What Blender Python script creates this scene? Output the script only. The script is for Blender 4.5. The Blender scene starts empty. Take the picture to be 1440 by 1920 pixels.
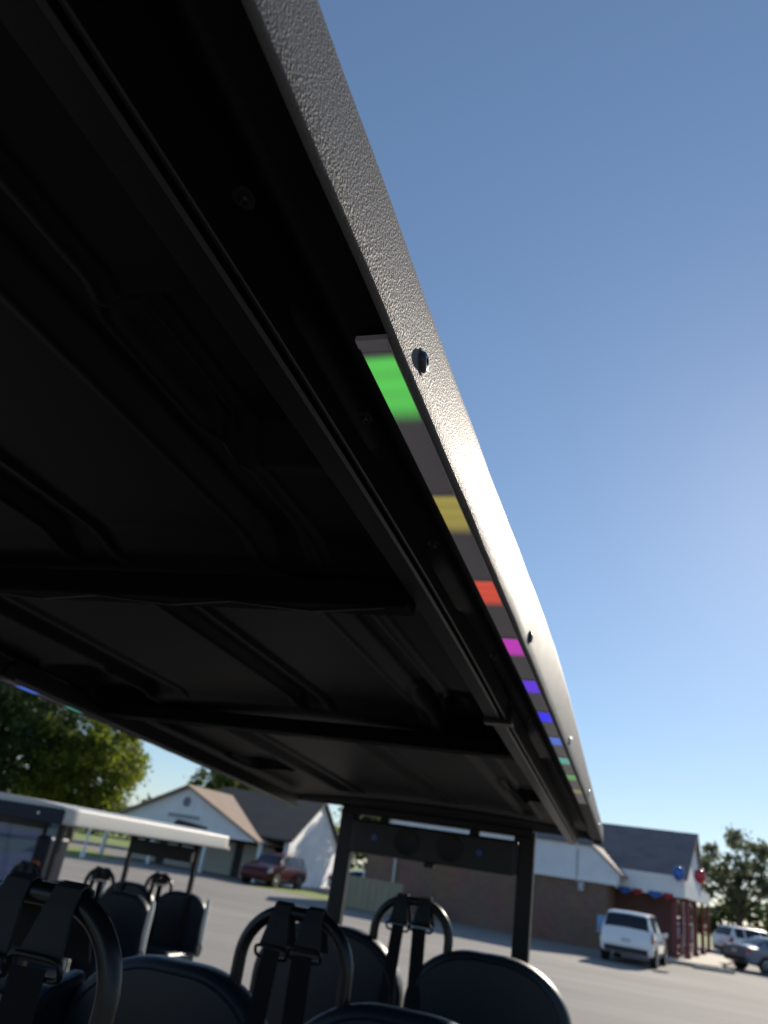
import bpy, math, random
import numpy as np
from mathutils import Vector, Matrix

# ------------------------------------------------------------------ camera, sky, sun, exposure
scene = bpy.context.scene
COL = scene.collection
H = 1.85                                        # eye height
def R(d): return math.radians(d)

def make_camera():
    pitch, roll, yaw = R(24.5), R(9.1), R(20.81)
    fw = Vector((-math.sin(yaw)*math.cos(pitch), math.cos(yaw)*math.cos(pitch), math.sin(pitch)))
    r0 = Vector((math.cos(yaw), math.sin(yaw), 0)); u0 = r0.cross(fw)
    r = math.cos(roll)*r0 + math.sin(roll)*u0
    u = -math.sin(roll)*r0 + math.cos(roll)*u0
    cam = bpy.data.cameras.new("camera")
    cam.sensor_fit = 'VERTICAL'; cam.sensor_height = 36; cam.sensor_width = 27
    cam.lens = 27.0; cam.clip_start = 0.02; cam.clip_end = 3000
    cam.dof.use_dof = True; cam.dof.focus_distance = 0.56; cam.dof.aperture_fstop = 8.8
    o = bpy.data.objects.new("camera", cam); COL.objects.link(o)
    m = Matrix((r, u, -fw)).transposed().to_4x4(); m.translation = (0, 0, H)
    o.matrix_world = m
    scene.camera = o
make_camera()

SUN_EL, SUN_AZ = 25.0, 13.5                      # azimuth from +Y towards +X
world = bpy.data.worlds.new("World"); scene.world = world; world.use_nodes = True
wt = world.node_tree; wt.nodes.clear()
sky = wt.nodes.new('ShaderNodeTexSky'); sky.sky_type = 'NISHITA'; sky.sun_disc = False
sky.sun_elevation = R(SUN_EL); sky.sun_rotation = R(SUN_AZ)
sky.altitude = 100; sky.air_density = 1.0; sky.dust_density = 0.13; sky.ozone_density = 6.0
bg = wt.nodes.new('ShaderNodeBackground'); bg.inputs['Strength'].default_value = 0.14
wo = wt.nodes.new('ShaderNodeOutputWorld')
gn = wt.nodes.new('ShaderNodeGamma'); gn.inputs[1].default_value = 0.75
wt.links.new(sky.outputs[0], gn.inputs[0]); wt.links.new(gn.outputs[0], bg.inputs['Color']); wt.links.new(bg.outputs[0], wo.inputs['Surface'])

sl = bpy.data.lights.new("sun", 'SUN'); sl.energy = 4.8; sl.angle = R(0.53); sl.color = (1.0, 0.90, 0.76)
so = bpy.data.objects.new("sun", sl); COL.objects.link(so)
sd = Vector((math.sin(R(SUN_AZ))*math.cos(R(SUN_EL)), math.cos(R(SUN_AZ))*math.cos(R(SUN_EL)), math.sin(R(SUN_EL))))
so.rotation_euler = sd.to_track_quat('Z', 'Y').to_euler(); so.location = (20, 40, 40)

scene.view_settings.view_transform = 'Standard'; scene.view_settings.look = 'None'
scene.view_settings.exposure = 0.4; scene.view_settings.gamma = 1.0
scene.view_settings.use_curve_mapping = False
scene.render.engine = 'CYCLES'
scene.cycles.use_denoising = True
scene.cycles.max_bounces = 8
scene.cycles.sample_clamp_indirect = 6.0

random.seed(7); rng = np.random.default_rng(7)

# ------------------------------------------------------------------ materials
def mat(name, col, rough=.6, metal=0., spec=.5, noise=None, bump=None, coat=0., trans=None, emit=None):
    """noise=(scale, amount, colour2); bump=(scale, strength, distance)"""
    m = bpy.data.materials.new(name); m.use_nodes = True
    nt = m.node_tree; b = nt.nodes['Principled BSDF']
    b.inputs['Base Color'].default_value = (*col, 1); b.inputs['Roughness'].default_value = rough
    b.inputs['Metallic'].default_value = metal; b.inputs['Specular IOR Level'].default_value = spec
    b.inputs['Coat Weight'].default_value = coat; b.inputs['Coat Roughness'].default_value = .06
    tc = nt.nodes.new('ShaderNodeTexCoord')
    if noise:
        n = nt.nodes.new('ShaderNodeTexNoise'); n.inputs['Scale'].default_value = noise[0]; n.inputs['Detail'].default_value = 6
        mp = nt.nodes.new('ShaderNodeMapping')
        if len(noise) > 3: mp.inputs['Scale'].default_value = noise[3]
        nt.links.new(tc.outputs['Object'], mp.inputs[0]); nt.links.new(mp.outputs[0], n.inputs['Vector'])
        cr = nt.nodes.new('ShaderNodeValToRGB'); cr.color_ramp.elements[0].position = .3; cr.color_ramp.elements[1].position = .7
        c2 = noise[2]; a = noise[1]
        cr.color_ramp.elements[0].color = (*[col[i]*(1-a)+c2[i]*a for i in range(3)], 1)
        cr.color_ramp.elements[1].color = (*col, 1)
        nt.links.new(n.outputs['Fac'], cr.inputs[0]); nt.links.new(cr.outputs[0], b.inputs['Base Color'])
    if bump:
        n = nt.nodes.new('ShaderNodeTexNoise'); n.inputs['Scale'].default_value = bump[0]; n.inputs['Detail'].default_value = 4
        nt.links.new(tc.outputs['Object'], n.inputs['Vector'])
        bp = nt.nodes.new('ShaderNodeBump'); bp.inputs['Strength'].default_value = bump[1]; bp.inputs['Distance'].default_value = bump[2]
        nt.links.new(n.outputs['Fac'], bp.inputs['Height']); nt.links.new(bp.outputs[0], b.inputs['Normal'])
    return m

def plastic_roof(name, col, rough, pebble=True):
    """moulded plastic with a leather-grain (pebbled) surface"""
    m = bpy.data.materials.new(name); m.use_nodes = True; nt = m.node_tree; b = nt.nodes['Principled BSDF']
    b.inputs['Base Color'].default_value = (*col, 1); b.inputs['Roughness'].default_value = rough
    b.inputs['Specular IOR Level'].default_value = .225
    tc = nt.nodes.new('ShaderNodeTexCoord')
    wn = nt.nodes.new('ShaderNodeTexNoise'); wn.inputs['Scale'].default_value = 260; wn.inputs['Detail'].default_value = 2
    wm = nt.nodes.new('ShaderNodeMix'); wm.data_type = 'VECTOR'; wm.inputs['Factor'].default_value = .0022
    nt.links.new(tc.outputs['Object'], wn.inputs['Vector'])
    nt.links.new(tc.outputs['Object'], wm.inputs[4]); nt.links.new(wn.outputs['Color'], wm.inputs[5])
    v = nt.nodes.new('ShaderNodeTexVoronoi'); v.feature = 'SMOOTH_F1'; v.inputs['Scale'].default_value = 600
    v.inputs['Smoothness'].default_value = .7; v.inputs['Randomness'].default_value = 1.0
    nt.links.new(wm.outputs[1], v.inputs['Vector'])
    n2 = nt.nodes.new('ShaderNodeTexNoise'); n2.inputs['Scale'].default_value = 900; n2.inputs['Detail'].default_value = 2
    nt.links.new(tc.outputs['Object'], n2.inputs['Vector'])
    ad = nt.nodes.new('ShaderNodeMath'); ad.operation = 'MULTIPLY_ADD'; ad.inputs[1].default_value = .5
    nt.links.new(n2.outputs['Fac'], ad.inputs[0]); nt.links.new(v.outputs['Distance'], ad.inputs[2])
    bp = nt.nodes.new('ShaderNodeBump'); bp.inputs['Strength'].default_value = .75; bp.inputs['Distance'].default_value = .0008
    nt.links.new(ad.outputs[0], bp.inputs['Height']); nt.links.new(bp.outputs[0], b.inputs['Normal'])
    n3 = nt.nodes.new('ShaderNodeTexNoise'); n3.inputs['Scale'].default_value = 9; n3.inputs['Detail'].default_value = 5
    nt.links.new(tc.outputs['Object'], n3.inputs['Vector'])
    mr = nt.nodes.new('ShaderNodeMapRange'); mr.inputs[3].default_value = rough-.05; mr.inputs[4].default_value = rough+.06
    nt.links.new(n3.outputs['Fac'], mr.inputs[0]); nt.links.new(mr.outputs[0], b.inputs['Roughness'])
    return m

def led_mat(name, col, strength):
    m = bpy.data.materials.new(name); m.use_nodes = True; nt = m.node_tree; b = nt.nodes['Principled BSDF']
    b.inputs['Base Color'].default_value = (.11, .11, .12, 1); b.inputs['Roughness'].default_value = .35
    tc = nt.nodes.new('ShaderNodeTexCoord'); sp = nt.nodes.new('ShaderNodeSeparateXYZ')
    nt.links.new(tc.outputs['Generated'], sp.inputs[0])
    cr = nt.nodes.new('ShaderNodeValToRGB'); e = cr.color_ramp.elements
    cr.color_ramp.interpolation = 'EASE'
    e[0].position = 0.0; e[0].color = (0, 0, 0, 1); e[1].position = .14; e[1].color = (1, 1, 1, 1)
    for p, c in ((.28, .84), (.40, 1), (.52, .86), (.64, .92), (.99, 0)):
        x = e.new(p); x.color = (c, c, c, 1)
    nt.links.new(sp.outputs['Y'], cr.inputs[0])
    mu = nt.nodes.new('ShaderNodeMath'); mu.operation = 'MULTIPLY'; mu.inputs[1].default_value = strength
    nt.links.new(cr.outputs[0], mu.inputs[0])
    mx = nt.nodes.new('ShaderNodeMix'); mx.data_type = 'RGBA'; mx.inputs[6].default_value = (.33, .325, .36, 1); mx.inputs[7].default_value = (.10, .10, .11, 1)
    nt.links.new(cr.outputs[0], mx.inputs['Factor']); nt.links.new(mx.outputs[2], b.inputs['Base Color'])
    b.inputs['Emission Color'].default_value = (*col, 1); nt.links.new(mu.outputs[0], b.inputs['Emission Strength'])
    return m

def leaf_mat(name, c1, c2, tr=.4):
    m = bpy.data.materials.new(name); m.use_nodes = True; nt = m.node_tree
    b = nt.nodes['Principled BSDF']; out = nt.nodes['Material Output']
    b.inputs['Roughness'].default_value = .5; b.inputs['Specular IOR Level'].default_value = .3
    tc = nt.nodes.new('ShaderNodeTexCoord'); n = nt.nodes.new('ShaderNodeTexNoise'); n.inputs['Scale'].default_value = .55; n.inputs['Detail'].default_value = 5
    nt.links.new(tc.outputs['Object'], n.inputs['Vector'])
    cr = nt.nodes.new('ShaderNodeValToRGB'); cr.color_ramp.elements[0].position = .35; cr.color_ramp.elements[1].position = .65
    cr.color_ramp.elements[0].color = (*c1, 1); cr.color_ramp.elements[1].color = (*c2, 1)
    nt.links.new(n.outputs['Fac'], cr.inputs[0]); nt.links.new(cr.outputs[0], b.inputs['Base Color'])
    t = nt.nodes.new('ShaderNodeBsdfTranslucent'); nt.links.new(cr.outputs[0], t.inputs['Color'])
    mx = nt.nodes.new('ShaderNodeMixShader'); mx.inputs[0].default_value = tr
    nt.links.new(b.outputs[0], mx.inputs[1]); nt.links.new(t.outputs[0], mx.inputs[2]); nt.links.new(mx.outputs[0], out.inputs['Surface'])
    return m

def brick_mat(name, c1, c2, mortar):
    m = bpy.data.materials.new(name); m.use_nodes = True; nt = m.node_tree; b = nt.nodes['Principled BSDF']
    b.inputs['Roughness'].default_value = .85
    tc = nt.nodes.new('ShaderNodeTexCoord'); mp = nt.nodes.new('ShaderNodeMapping'); mp.inputs['Rotation'].default_value = (R(90), 0, 0)
    nt.links.new(tc.outputs['Object'], mp.inputs[0])
    br = nt.nodes.new('ShaderNodeTexBrick'); br.inputs['Scale'].default_value = 1
    br.inputs['Brick Width'].default_value = .21; br.inputs['Row Height'].default_value = .075; br.inputs['Mortar Size'].default_value = .006
    br.inputs['Color1'].default_value = (*c1, 1); br.inputs['Color2'].default_value = (*c2, 1); br.inputs['Mortar'].default_value = (*mortar, 1)
    nt.links.new(mp.outputs[0], br.inputs['Vector'])
    n = nt.nodes.new('ShaderNodeTexNoise'); n.inputs['Scale'].default_value = .8; n.inputs['Detail'].default_value = 6
    nt.links.new(tc.outputs['Object'], n.inputs['Vector'])
    mx = nt.nodes.new('ShaderNodeMix'); mx.data_type = 'RGBA'; mx.blend_type = 'MULTIPLY'; mx.inputs['Factor'].default_value = .5
    nt.links.new(br.outputs['Color'], mx.inputs[6]); nt.links.new(n.outputs['Color'], mx.inputs[7])
    nt.links.new(mx.outputs[2], b.inputs['Base Color'])
    bp = nt.nodes.new('ShaderNodeBump'); bp.inputs['Strength'].default_value = .6; bp.inputs['Distance'].default_value = .008; bp.invert = True
    nt.links.new(br.outputs['Fac'], bp.inputs['Height']); nt.links.new(bp.outputs[0], b.inputs['Normal'])
    return m

def stripe_mat(name, col, period, depth=.015, axis='Z', rough=.6, dirt=.15):
    """horizontal lapped boards / shingle courses as fine relief"""
    m = bpy.data.materials.new(name); m.use_nodes = True; nt = m.node_tree; b = nt.nodes['Principled BSDF']
    b.inputs['Roughness'].default_value = rough
    tc = nt.nodes.new('ShaderNodeTexCoord'); sp = nt.nodes.new('ShaderNodeSeparateXYZ'); nt.links.new(tc.outputs['Object'], sp.inputs[0])
    md = nt.nodes.new('ShaderNodeMath'); md.operation = 'MODULO'; md.inputs[1].default_value = period
    ad = nt.nodes.new('ShaderNodeMath'); ad.operation = 'ADD'; ad.inputs[1].default_value = 100*period
    nt.links.new(sp.outputs[axis], ad.inputs[0]); nt.links.new(ad.outputs[0], md.inputs[0])
    mr = nt.nodes.new('ShaderNodeMapRange'); mr.inputs[2].default_value = period; mr.inputs[3].default_value = 1; mr.inputs[4].default_value = 0
    nt.links.new(md.outputs[0], mr.inputs[0])
    bp = nt.nodes.new('ShaderNodeBump'); bp.inputs['Strength'].default_value = .8; bp.inputs['Distance'].default_value = depth
    nt.links.new(mr.outputs[0], bp.inputs['Height']); nt.links.new(bp.outputs[0], b.inputs['Normal'])
    n = nt.nodes.new('ShaderNodeTexNoise'); n.inputs['Scale'].default_value = 1.3; n.inputs['Detail'].default_value = 8
    nt.links.new(tc.outputs['Object'], n.inputs['Vector'])
    cr = nt.nodes.new('ShaderNodeValToRGB'); cr.color_ramp.elements[0].position = .3; cr.color_ramp.elements[1].position = .75
    cr.color_ramp.elements[0].color = (*[c*(1-dirt) for c in col], 1); cr.color_ramp.elements[1].color = (*col, 1)
    nt.links.new(n.outputs['Fac'], cr.inputs[0]); nt.links.new(cr.outputs[0], b.inputs['Base Color'])
    return m

def asphalt_mat():
    m = bpy.data.materials.new("old_asphalt"); m.use_nodes = True; nt = m.node_tree; b = nt.nodes['Principled BSDF']
    b.inputs['Roughness'].default_value = .9; b.inputs['Specular IOR Level'].default_value = .25
    tc = nt.nodes.new('ShaderNodeTexCoord')
    def nz(scale, mscale=(1, 1, 1), rot=0, detail=6):
        mp = nt.nodes.new('ShaderNodeMapping'); mp.inputs['Scale'].default_value = mscale; mp.inputs['Rotation'].default_value = (0, 0, rot)
        n = nt.nodes.new('ShaderNodeTexNoise'); n.inputs['Scale'].default_value = scale; n.inputs['Detail'].default_value = detail
        nt.links.new(tc.outputs['Object'], mp.inputs[0]); nt.links.new(mp.outputs[0], n.inputs['Vector']); return n
    a = nz(.5, (.12, 1, 1), R(-10)); c = nz(.16); d = nz(22, detail=8)
    cr = nt.nodes.new('ShaderNodeValToRGB'); cr.color_ramp.elements[0].position = .32; cr.color_ramp.elements[1].position = .7
    cr.color_ramp.elements[0].color = (.235, .217, .198, 1); cr.color_ramp.elements[1].color = (.325, .300, .270, 1)
    nt.links.new(a.outputs['Fac'], cr.inputs[0])
    cr2 = nt.nodes.new('ShaderNodeValToRGB'); cr2.color_ramp.elements[0].position = .35; cr2.color_ramp.elements[1].position = .6
    cr2.color_ramp.elements[0].color = (.72, .72, .74, 1); cr2.color_ramp.elements[1].color = (1, 1, 1, 1)
    nt.links.new(c.outputs['Fac'], cr2.inputs[0])
    m1 = nt.nodes.new('ShaderNodeMix'); m1.data_type = 'RGBA'; m1.blend_type = 'MULTIPLY'; m1.inputs['Factor'].default_value = .6
    nt.links.new(cr.outputs[0], m1.inputs[6]); nt.links.new(cr2.outputs[0], m1.inputs[7])
    cr3 = nt.nodes.new('ShaderNodeValToRGB'); cr3.color_ramp.elements[0].position = .35; cr3.color_ramp.elements[0].color = (.7, .7, .7, 1)
    cr3.color_ramp.elements[1].position = .6
    nt.links.new(d.outputs['Fac'], cr3.inputs[0])
    m2 = nt.nodes.new('ShaderNodeMix'); m2.data_type = 'RGBA'; m2.blend_type = 'MULTIPLY'; m2.inputs['Factor'].default_value = .5
    nt.links.new(m1.outputs[2], m2.inputs[6]); nt.links.new(cr3.outputs[0], m2.inputs[7]); nt.links.new(m2.outputs[2], b.inputs['Base Color'])
    bp = nt.nodes.new('ShaderNodeBump'); bp.inputs['Strength'].default_value = .4; bp.inputs['Distance'].default_value = .01
    nt.links.new(d.outputs['Fac'], bp.inputs['Height']); nt.links.new(bp.outputs[0], b.inputs['Normal'])
    return m

def glass_mat(name, col, alpha):
    m = bpy.data.materials.new(name); m.use_nodes = True; nt = m.node_tree; out = nt.nodes['Material Output']
    b = nt.nodes['Principled BSDF']; b.inputs['Base Color'].default_value = (*col, 1); b.inputs['Roughness'].default_value = .05
    t = nt.nodes.new('ShaderNodeBsdfTransparent'); t.inputs[0].default_value = (*[min(1, .55+c) for c in col], 1)
    mx = nt.nodes.new('ShaderNodeMixShader'); mx.inputs[0].default_value = alpha
    nt.links.new(t.outputs[0], mx.inputs[1]); nt.links.new(b.outputs[0], mx.inputs[2]); nt.links.new(mx.outputs[0], out.inputs['Surface'])
    return m

M = dict(
    roof=plastic_roof("black_grained_plastic", (.072, .072, .076), .60),
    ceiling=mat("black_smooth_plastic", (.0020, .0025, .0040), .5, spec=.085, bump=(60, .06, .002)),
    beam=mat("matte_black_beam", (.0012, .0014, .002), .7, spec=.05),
    rail=mat("black_powder_coat", (.0045, .0050, .0065), .38, spec=.28, bump=(700, .1, .0003)),
    tube=mat("black_gloss_tube", (.006, .0066, .008), .30, spec=.35, bump=(500, .06, .0003)),
    vinyl=mat("black_vinyl", (.010, .0142, .0215), .42, spec=.3, bump=(420, .25, .0008), noise=(3, .4, (.006, .009, .014))),
    web=mat("black_webbing", (.005, .0056, .0072), .8, spec=.2, bump=(900, .5, .0008)),
    webpad=mat("charcoal_webbing_cover", (.012, .0135, .016), .6, spec=.3, bump=(700, .4, .0008)),
    rubber=mat("black_rubber", (.012, .012, .013), .75, bump=(200, .2, .001)),
    screw=mat("black_oxide_screw", (.03, .033, .038), .35, metal=.6),
    steel=mat("zinc_screw", (.55, .55, .55), .28, metal=1.0),
    strip=mat("frosted_grey_diffuser", (.33, .325, .36), .33),
    stripend=mat("strip_end_cap", (.36, .33, .36), .4),
    speaker=mat("speaker_mesh", (.012, .013, .017), .55, bump=(900, .5, .001)),
    blueled=mat("blue_button", (.02, .05, .22), .3),
    lightroof=mat("light_grey_roof_plastic", (.50, .49, .45), .5, bump=(500, .3, .0006), noise=(2, .2, (.38, .37, .34))),
    navyroof=mat("dark_navy_roof_plastic", (.010, .014, .026), .45, spec=.2, bump=(500, .3, .0006)),
    cream=mat("cream_plastic", (.62, .60, .54), .45, noise=(4, .15, (.45, .43, .38))),
    cartbody=mat("dark_cart_body", (.02, .025, .035), .25, coat=.6),
    shield=glass_mat("blue_tinted_windshield", (.10, .17, .34), .55),
    amber=mat("amber_lens", (.65, .16, .05), .25),
    white=mat("white_paint", (.74, .75, .76), .35, noise=(3, .12, (.6, .6, .6))),
    carwhite=mat("white_car_paint", (.84, .85, .87), .22, coat=.8, noise=(5, .08, (.6, .6, .6))),
    carred=mat("dark_red_car_paint", (.07, .005, .008), .3, spec=.3, coat=.12),
    cargrey=mat("blue_grey_car_paint", (.16, .19, .24), .22, coat=.8),
    glass=mat("dark_car_glass", (.012, .014, .018), .05, spec=.6),
    trim=mat("black_car_trim", (.02, .02, .022), .55),
    tail=mat("red_lens", (.30, .02, .02), .15, coat=.5),
    chrome=mat("alloy_rim", (.62, .62, .63), .25, metal=.9),
    plate=mat("number_plate", (.55, .56, .58), .4),
    siding=stripe_mat("white_lap_siding", (.84, .84, .85), .15, .02),
    whitetrim=mat("white_trim_paint", (.83, .83, .83), .5, noise=(2, .2, (.55, .55, .55))),
    brick=brick_mat("brown_brick", (.30, .165, .118), (.235, .13, .095), (.31, .235, .19)),
    redbrick=brick_mat("dark_red_brick", (.19, .075, .06), (.145, .06, .05), (.20, .14, .12)),
    shingle=stripe_mat("dark_grey_shingles", (.23, .19, .18), .14, .01, 'Z', .85, .3),
    tanshingle=stripe_mat("tan_shingles", (.36, .26, .19), .14, .01, 'Z', .85, .2),
    blackshingle=stripe_mat("charcoal_shingles", (.055, .052, .052), .14, .01, 'Z', .85, .3),
    doorw=mat("beige_garage_door", (.42, .39, .32), .6, noise=(2, .2, (.3, .28, .23))),
    darkwall=mat("dark_brown_wall", (.045, .035, .03), .8, noise=(2, .3, (.03, .025, .02))),
    column=mat("dark_red_paint", (.20, .03, .035), .5, noise=(3, .3, (.12, .02, .02))),
    concrete=mat("pale_concrete", (.48, .43, .35), .85, noise=(1.2, .4, (.36, .32, .26)), bump=(40, .3, .004)),
    tanwood=mat("tan_painted_wood", (.34, .30, .20), .8, noise=(1.5, .4, (.22, .19, .13), (4, 4, .6))),
    galv=mat("galvanised_pipe", (.42, .42, .41), .45, metal=.5),
    balloonb=mat("blue_balloon", (.015, .11, .42), .12, coat=.6),
    balloonr=mat("red_balloon", (.45, .01, .025), .12, coat=.6),
    buntb=mat("blue_bunting", (.03, .13, .42), .7),
    buntr=mat("red_bunting", (.33, .02, .03), .7),
    signblue=mat("pale_blue_sign", (.20, .42, .66), .5),
    sign=mat("grey_sign_letters", (.16, .18, .22), .6),
    bark=mat("tree_bark", (.085, .065, .05), .9, noise=(5, .5, (.04, .03, .025)), bump=(20, .6, .03)),
    leafA=leaf_mat("dark_leaves", (.022, .045, .012), (.05, .085, .018)),
    leafB=leaf_mat("sunlit_yellow_green_leaves", (.08, .12, .016), (.21, .24, .03), .6),  # yellow green, with sunlit brightness mixed into the leaf colour
    leafC=leaf_mat("hazy_olive_leaves", (.09, .105, .06), (.17, .185, .10), .55),  # olive made paler, distance haze is put into the leaf colour
    grass=mat("mown_grass", (.20, .25, .05), .9, noise=(1.2, .5, (.11, .17, .03)), bump=(30, .6, .03)),
    asphalt=asphalt_mat(),
)

# ------------------------------------------------------------------ mesh helpers
class MB:
    def __init__(s, off=(0, 0, 0), wide=1.): s.v = []; s.f = []; s.off = off; s.wide = wide
    def add(s, vs, fs):
        b = len(s.v); o = s.off
        k = s.wide
        s.v += [((p[0]*k if p[0] < 0 else p[0])+o[0], p[1]+o[1], p[2]+o[2]) for p in vs]
        s.f += [tuple(b+i for i in q) for q in fs]
        return s
    def box(s, c, d, rz=0.):
        cs, sn = math.cos(rz), math.sin(rz); vs = []
        for i in (-.5, .5):
            for j in (-.5, .5):
                for k in (-.5, .5):
                    x, y = i*d[0], j*d[1]
                    vs.append((c[0]+x*cs-y*sn, c[1]+x*sn+y*cs, c[2]+k*d[2]))
        return s.add(vs, [(0, 1, 3, 2), (4, 6, 7, 5), (0, 4, 5, 1), (2, 3, 7, 6), (0, 2, 6, 4), (1, 5, 7, 3)])
    def bbox(s, x0, x1, y0, y1, z0, z1): return s.box(((x0+x1)/2, (y0+y1)/2, (z0+z1)/2), (x1-x0, y1-y0, z1-z0))
    def tube(s, path, r, n=10, closed=False, caps=True):
        P = [Vector(p) for p in path]; N = len(P)
        rr = r if isinstance(r, (list, tuple)) else [r]*N
        T = []
        for i in range(N):
            a = P[(i-1) % N] if (closed or i > 0) else P[i]; b = P[(i+1) % N] if (closed or i < N-1) else P[i]
            T.append((b-a).normalized())
        up = Vector((0, 0, 1)) if abs(T[0].z) < .9 else Vector((1, 0, 0))
        u = T[0].cross(up).normalized(); vs = []; fs = []
        for i in range(N):
            u = (u - T[i]*u.dot(T[i])).normalized(); w = T[i].cross(u)
            for k in range(n):
                a = 2*math.pi*k/n; vs.append(tuple(P[i]+(u*math.cos(a)+w*math.sin(a))*rr[i]))
        for i in range(N if closed else N-1):
            j = (i+1) % N
            for k in range(n): fs.append((i*n+k, i*n+(k+1) % n, j*n+(k+1) % n, j*n+k))
        if caps and not closed:
            fs.append(tuple(range(n-1, -1, -1))); fs.append(tuple((N-1)*n+k for k in range(n)))
        return s.add(vs, fs)
    def loft(s, rings, closed_ring=True, caps=True):
        n = len(rings[0]); vs = [p for r in rings for p in r]; fs = []
        for i in range(len(rings)-1):
            for k in range(n if closed_ring else n-1):
                fs.append((i*n+k, i*n+(k+1) % n, (i+1)*n+(k+1) % n, (i+1)*n+k))
        if caps and closed_ring:
            fs.append(tuple(range(n-1, -1, -1))); fs.append(tuple((len(rings)-1)*n+k for k in range(n)))
        return s.add(vs, fs)
    def grid(s, fn, nu, nv):
        vs = [fn(i/nu, j/nv) for i in range(nu+1) for j in range(nv+1)]; fs = []
        for i in range(nu):
            for j in range(nv):
                a = i*(nv+1)+j; fs.append((a, a+nv+1, a+nv+2, a+1))
        return s.add(vs, fs)
    def revolve(s, prof, axis_o, axis_d, n=24):
        """prof: (radius, height) pairs about axis"""
        d = Vector(axis_d).normalized(); up = Vector((0, 0, 1)) if abs(d.z) < .9 else Vector((1, 0, 0))
        u = d.cross(up).normalized(); w = d.cross(u); o = Vector(axis_o)
        rings = [[tuple(o+d*h+(u*math.cos(2*math.pi*k/n)+w*math.sin(2*math.pi*k/n))*max(r, 1e-5)) for k in range(n)] for r, h in prof]
        return s.loft(rings)
    def build(s, name, m, parent=None, smooth=False, bevel=0, seg=2, angle=40):
        me = bpy.data.meshes.new(name); me.from_pydata(s.v, [], s.f); me.update()
        me.materials.append(M[m] if isinstance(m, str) else m)
        o = bpy.data.objects.new(name, me); COL.objects.link(o); o.parent = parent
        import bmesh
        b = bmesh.new(); b.from_mesh(me); bmesh.ops.recalc_face_normals(b, faces=b.faces); b.to_mesh(me); b.free()
        if smooth:
            me.shade_smooth()
            me.set_sharp_from_angle(angle=R(angle))
        if bevel:
            bm = o.modifiers.new("bevel", 'BEVEL'); bm.width = bevel; bm.segments = seg; bm.limit_method = 'ANGLE'; bm.angle_limit = R(35)
        return o

def empty(name, loc=(0, 0, 0), rz=0.):
    o = bpy.data.objects.new(name, None); COL.objects.link(o); o.location = loc; o.rotation_euler = (0, 0, rz); o.empty_display_size = .2
    return o
def tag(o, label=None, cat=None, group=None, kind=None):
    if label: o["label"] = label
    if cat: o["category"] = cat
    if group: o["group"] = group
    if kind: o["kind"] = kind
    return o
def child_copy(o, parent, loc=None):
    c = o.copy(); COL.objects.link(c); c.parent = parent
    if loc: c.location = loc
    for g in [k for k in bpy.data.objects if k.parent == o]:
        child_copy(g, c)
    return c
def sstep(x, a, b):
    t = min(1, max(0, (x-a)/(b-a))); return t*t*(3-2*t)

# ------------------------------------------------------------------ ground
tag(MB().add([(-600, -300, 0), (600, -300, 0), (600, 900, 0), (-600, 900, 0)], [(0, 1, 2, 3)]).build("parking_lot", "asphalt"), kind="structure")
def sheet(name, pts, z, m): return tag(MB().add([(x, y, z) for x, y in pts], [tuple(range(len(pts)))]).build(name, m), kind="structure")
sheet("lawn", [(-60, 27.5), (-27.5, 31.5), (-29.2, 43), (-34, 48), (-90, 60)], .004, "grass")
sheet("lawn", [(-19.3, 39.3), (-13.2, 38.2), (-11.9, 40.5), (-12.5, 44), (-19.0, 46)], .004, "grass")
sheet("lawn", [(-300, 62), (300, 75), (300, 400), (-300, 400)], .004, "grass")

# ------------------------------------------------------------------ golf carts
XC = -.815; Y0 = 1.7; HW = .66
def fascia_h(y): return .081+.046*math.exp(-((y-1.5)/.75)**2)-.012*sstep(y, 2.4, 3.4)   # height of the side fascia
def rail1(y): return .318+.0175*y-.035*y*y
def rail2(y): return .276-.0545*(y-1.45)
LEDC = [((.10, .60, .09), 1.0), ((.40, .33, .07), .85), ((.72, .075, .04), .9), ((.55, .03, .50), .95), ((.11, .02, .75), 1.0),
        ((.012, .008, .93), 1.0), ((.055, .15, .68), .9), ((.09, .45, .38), .75), ((.13, .42, .11), .7), ((.36, .33, .12), .5)]
LEDM = [led_mat("led_glow", c, s*.72) for c, s in LEDC]

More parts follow.
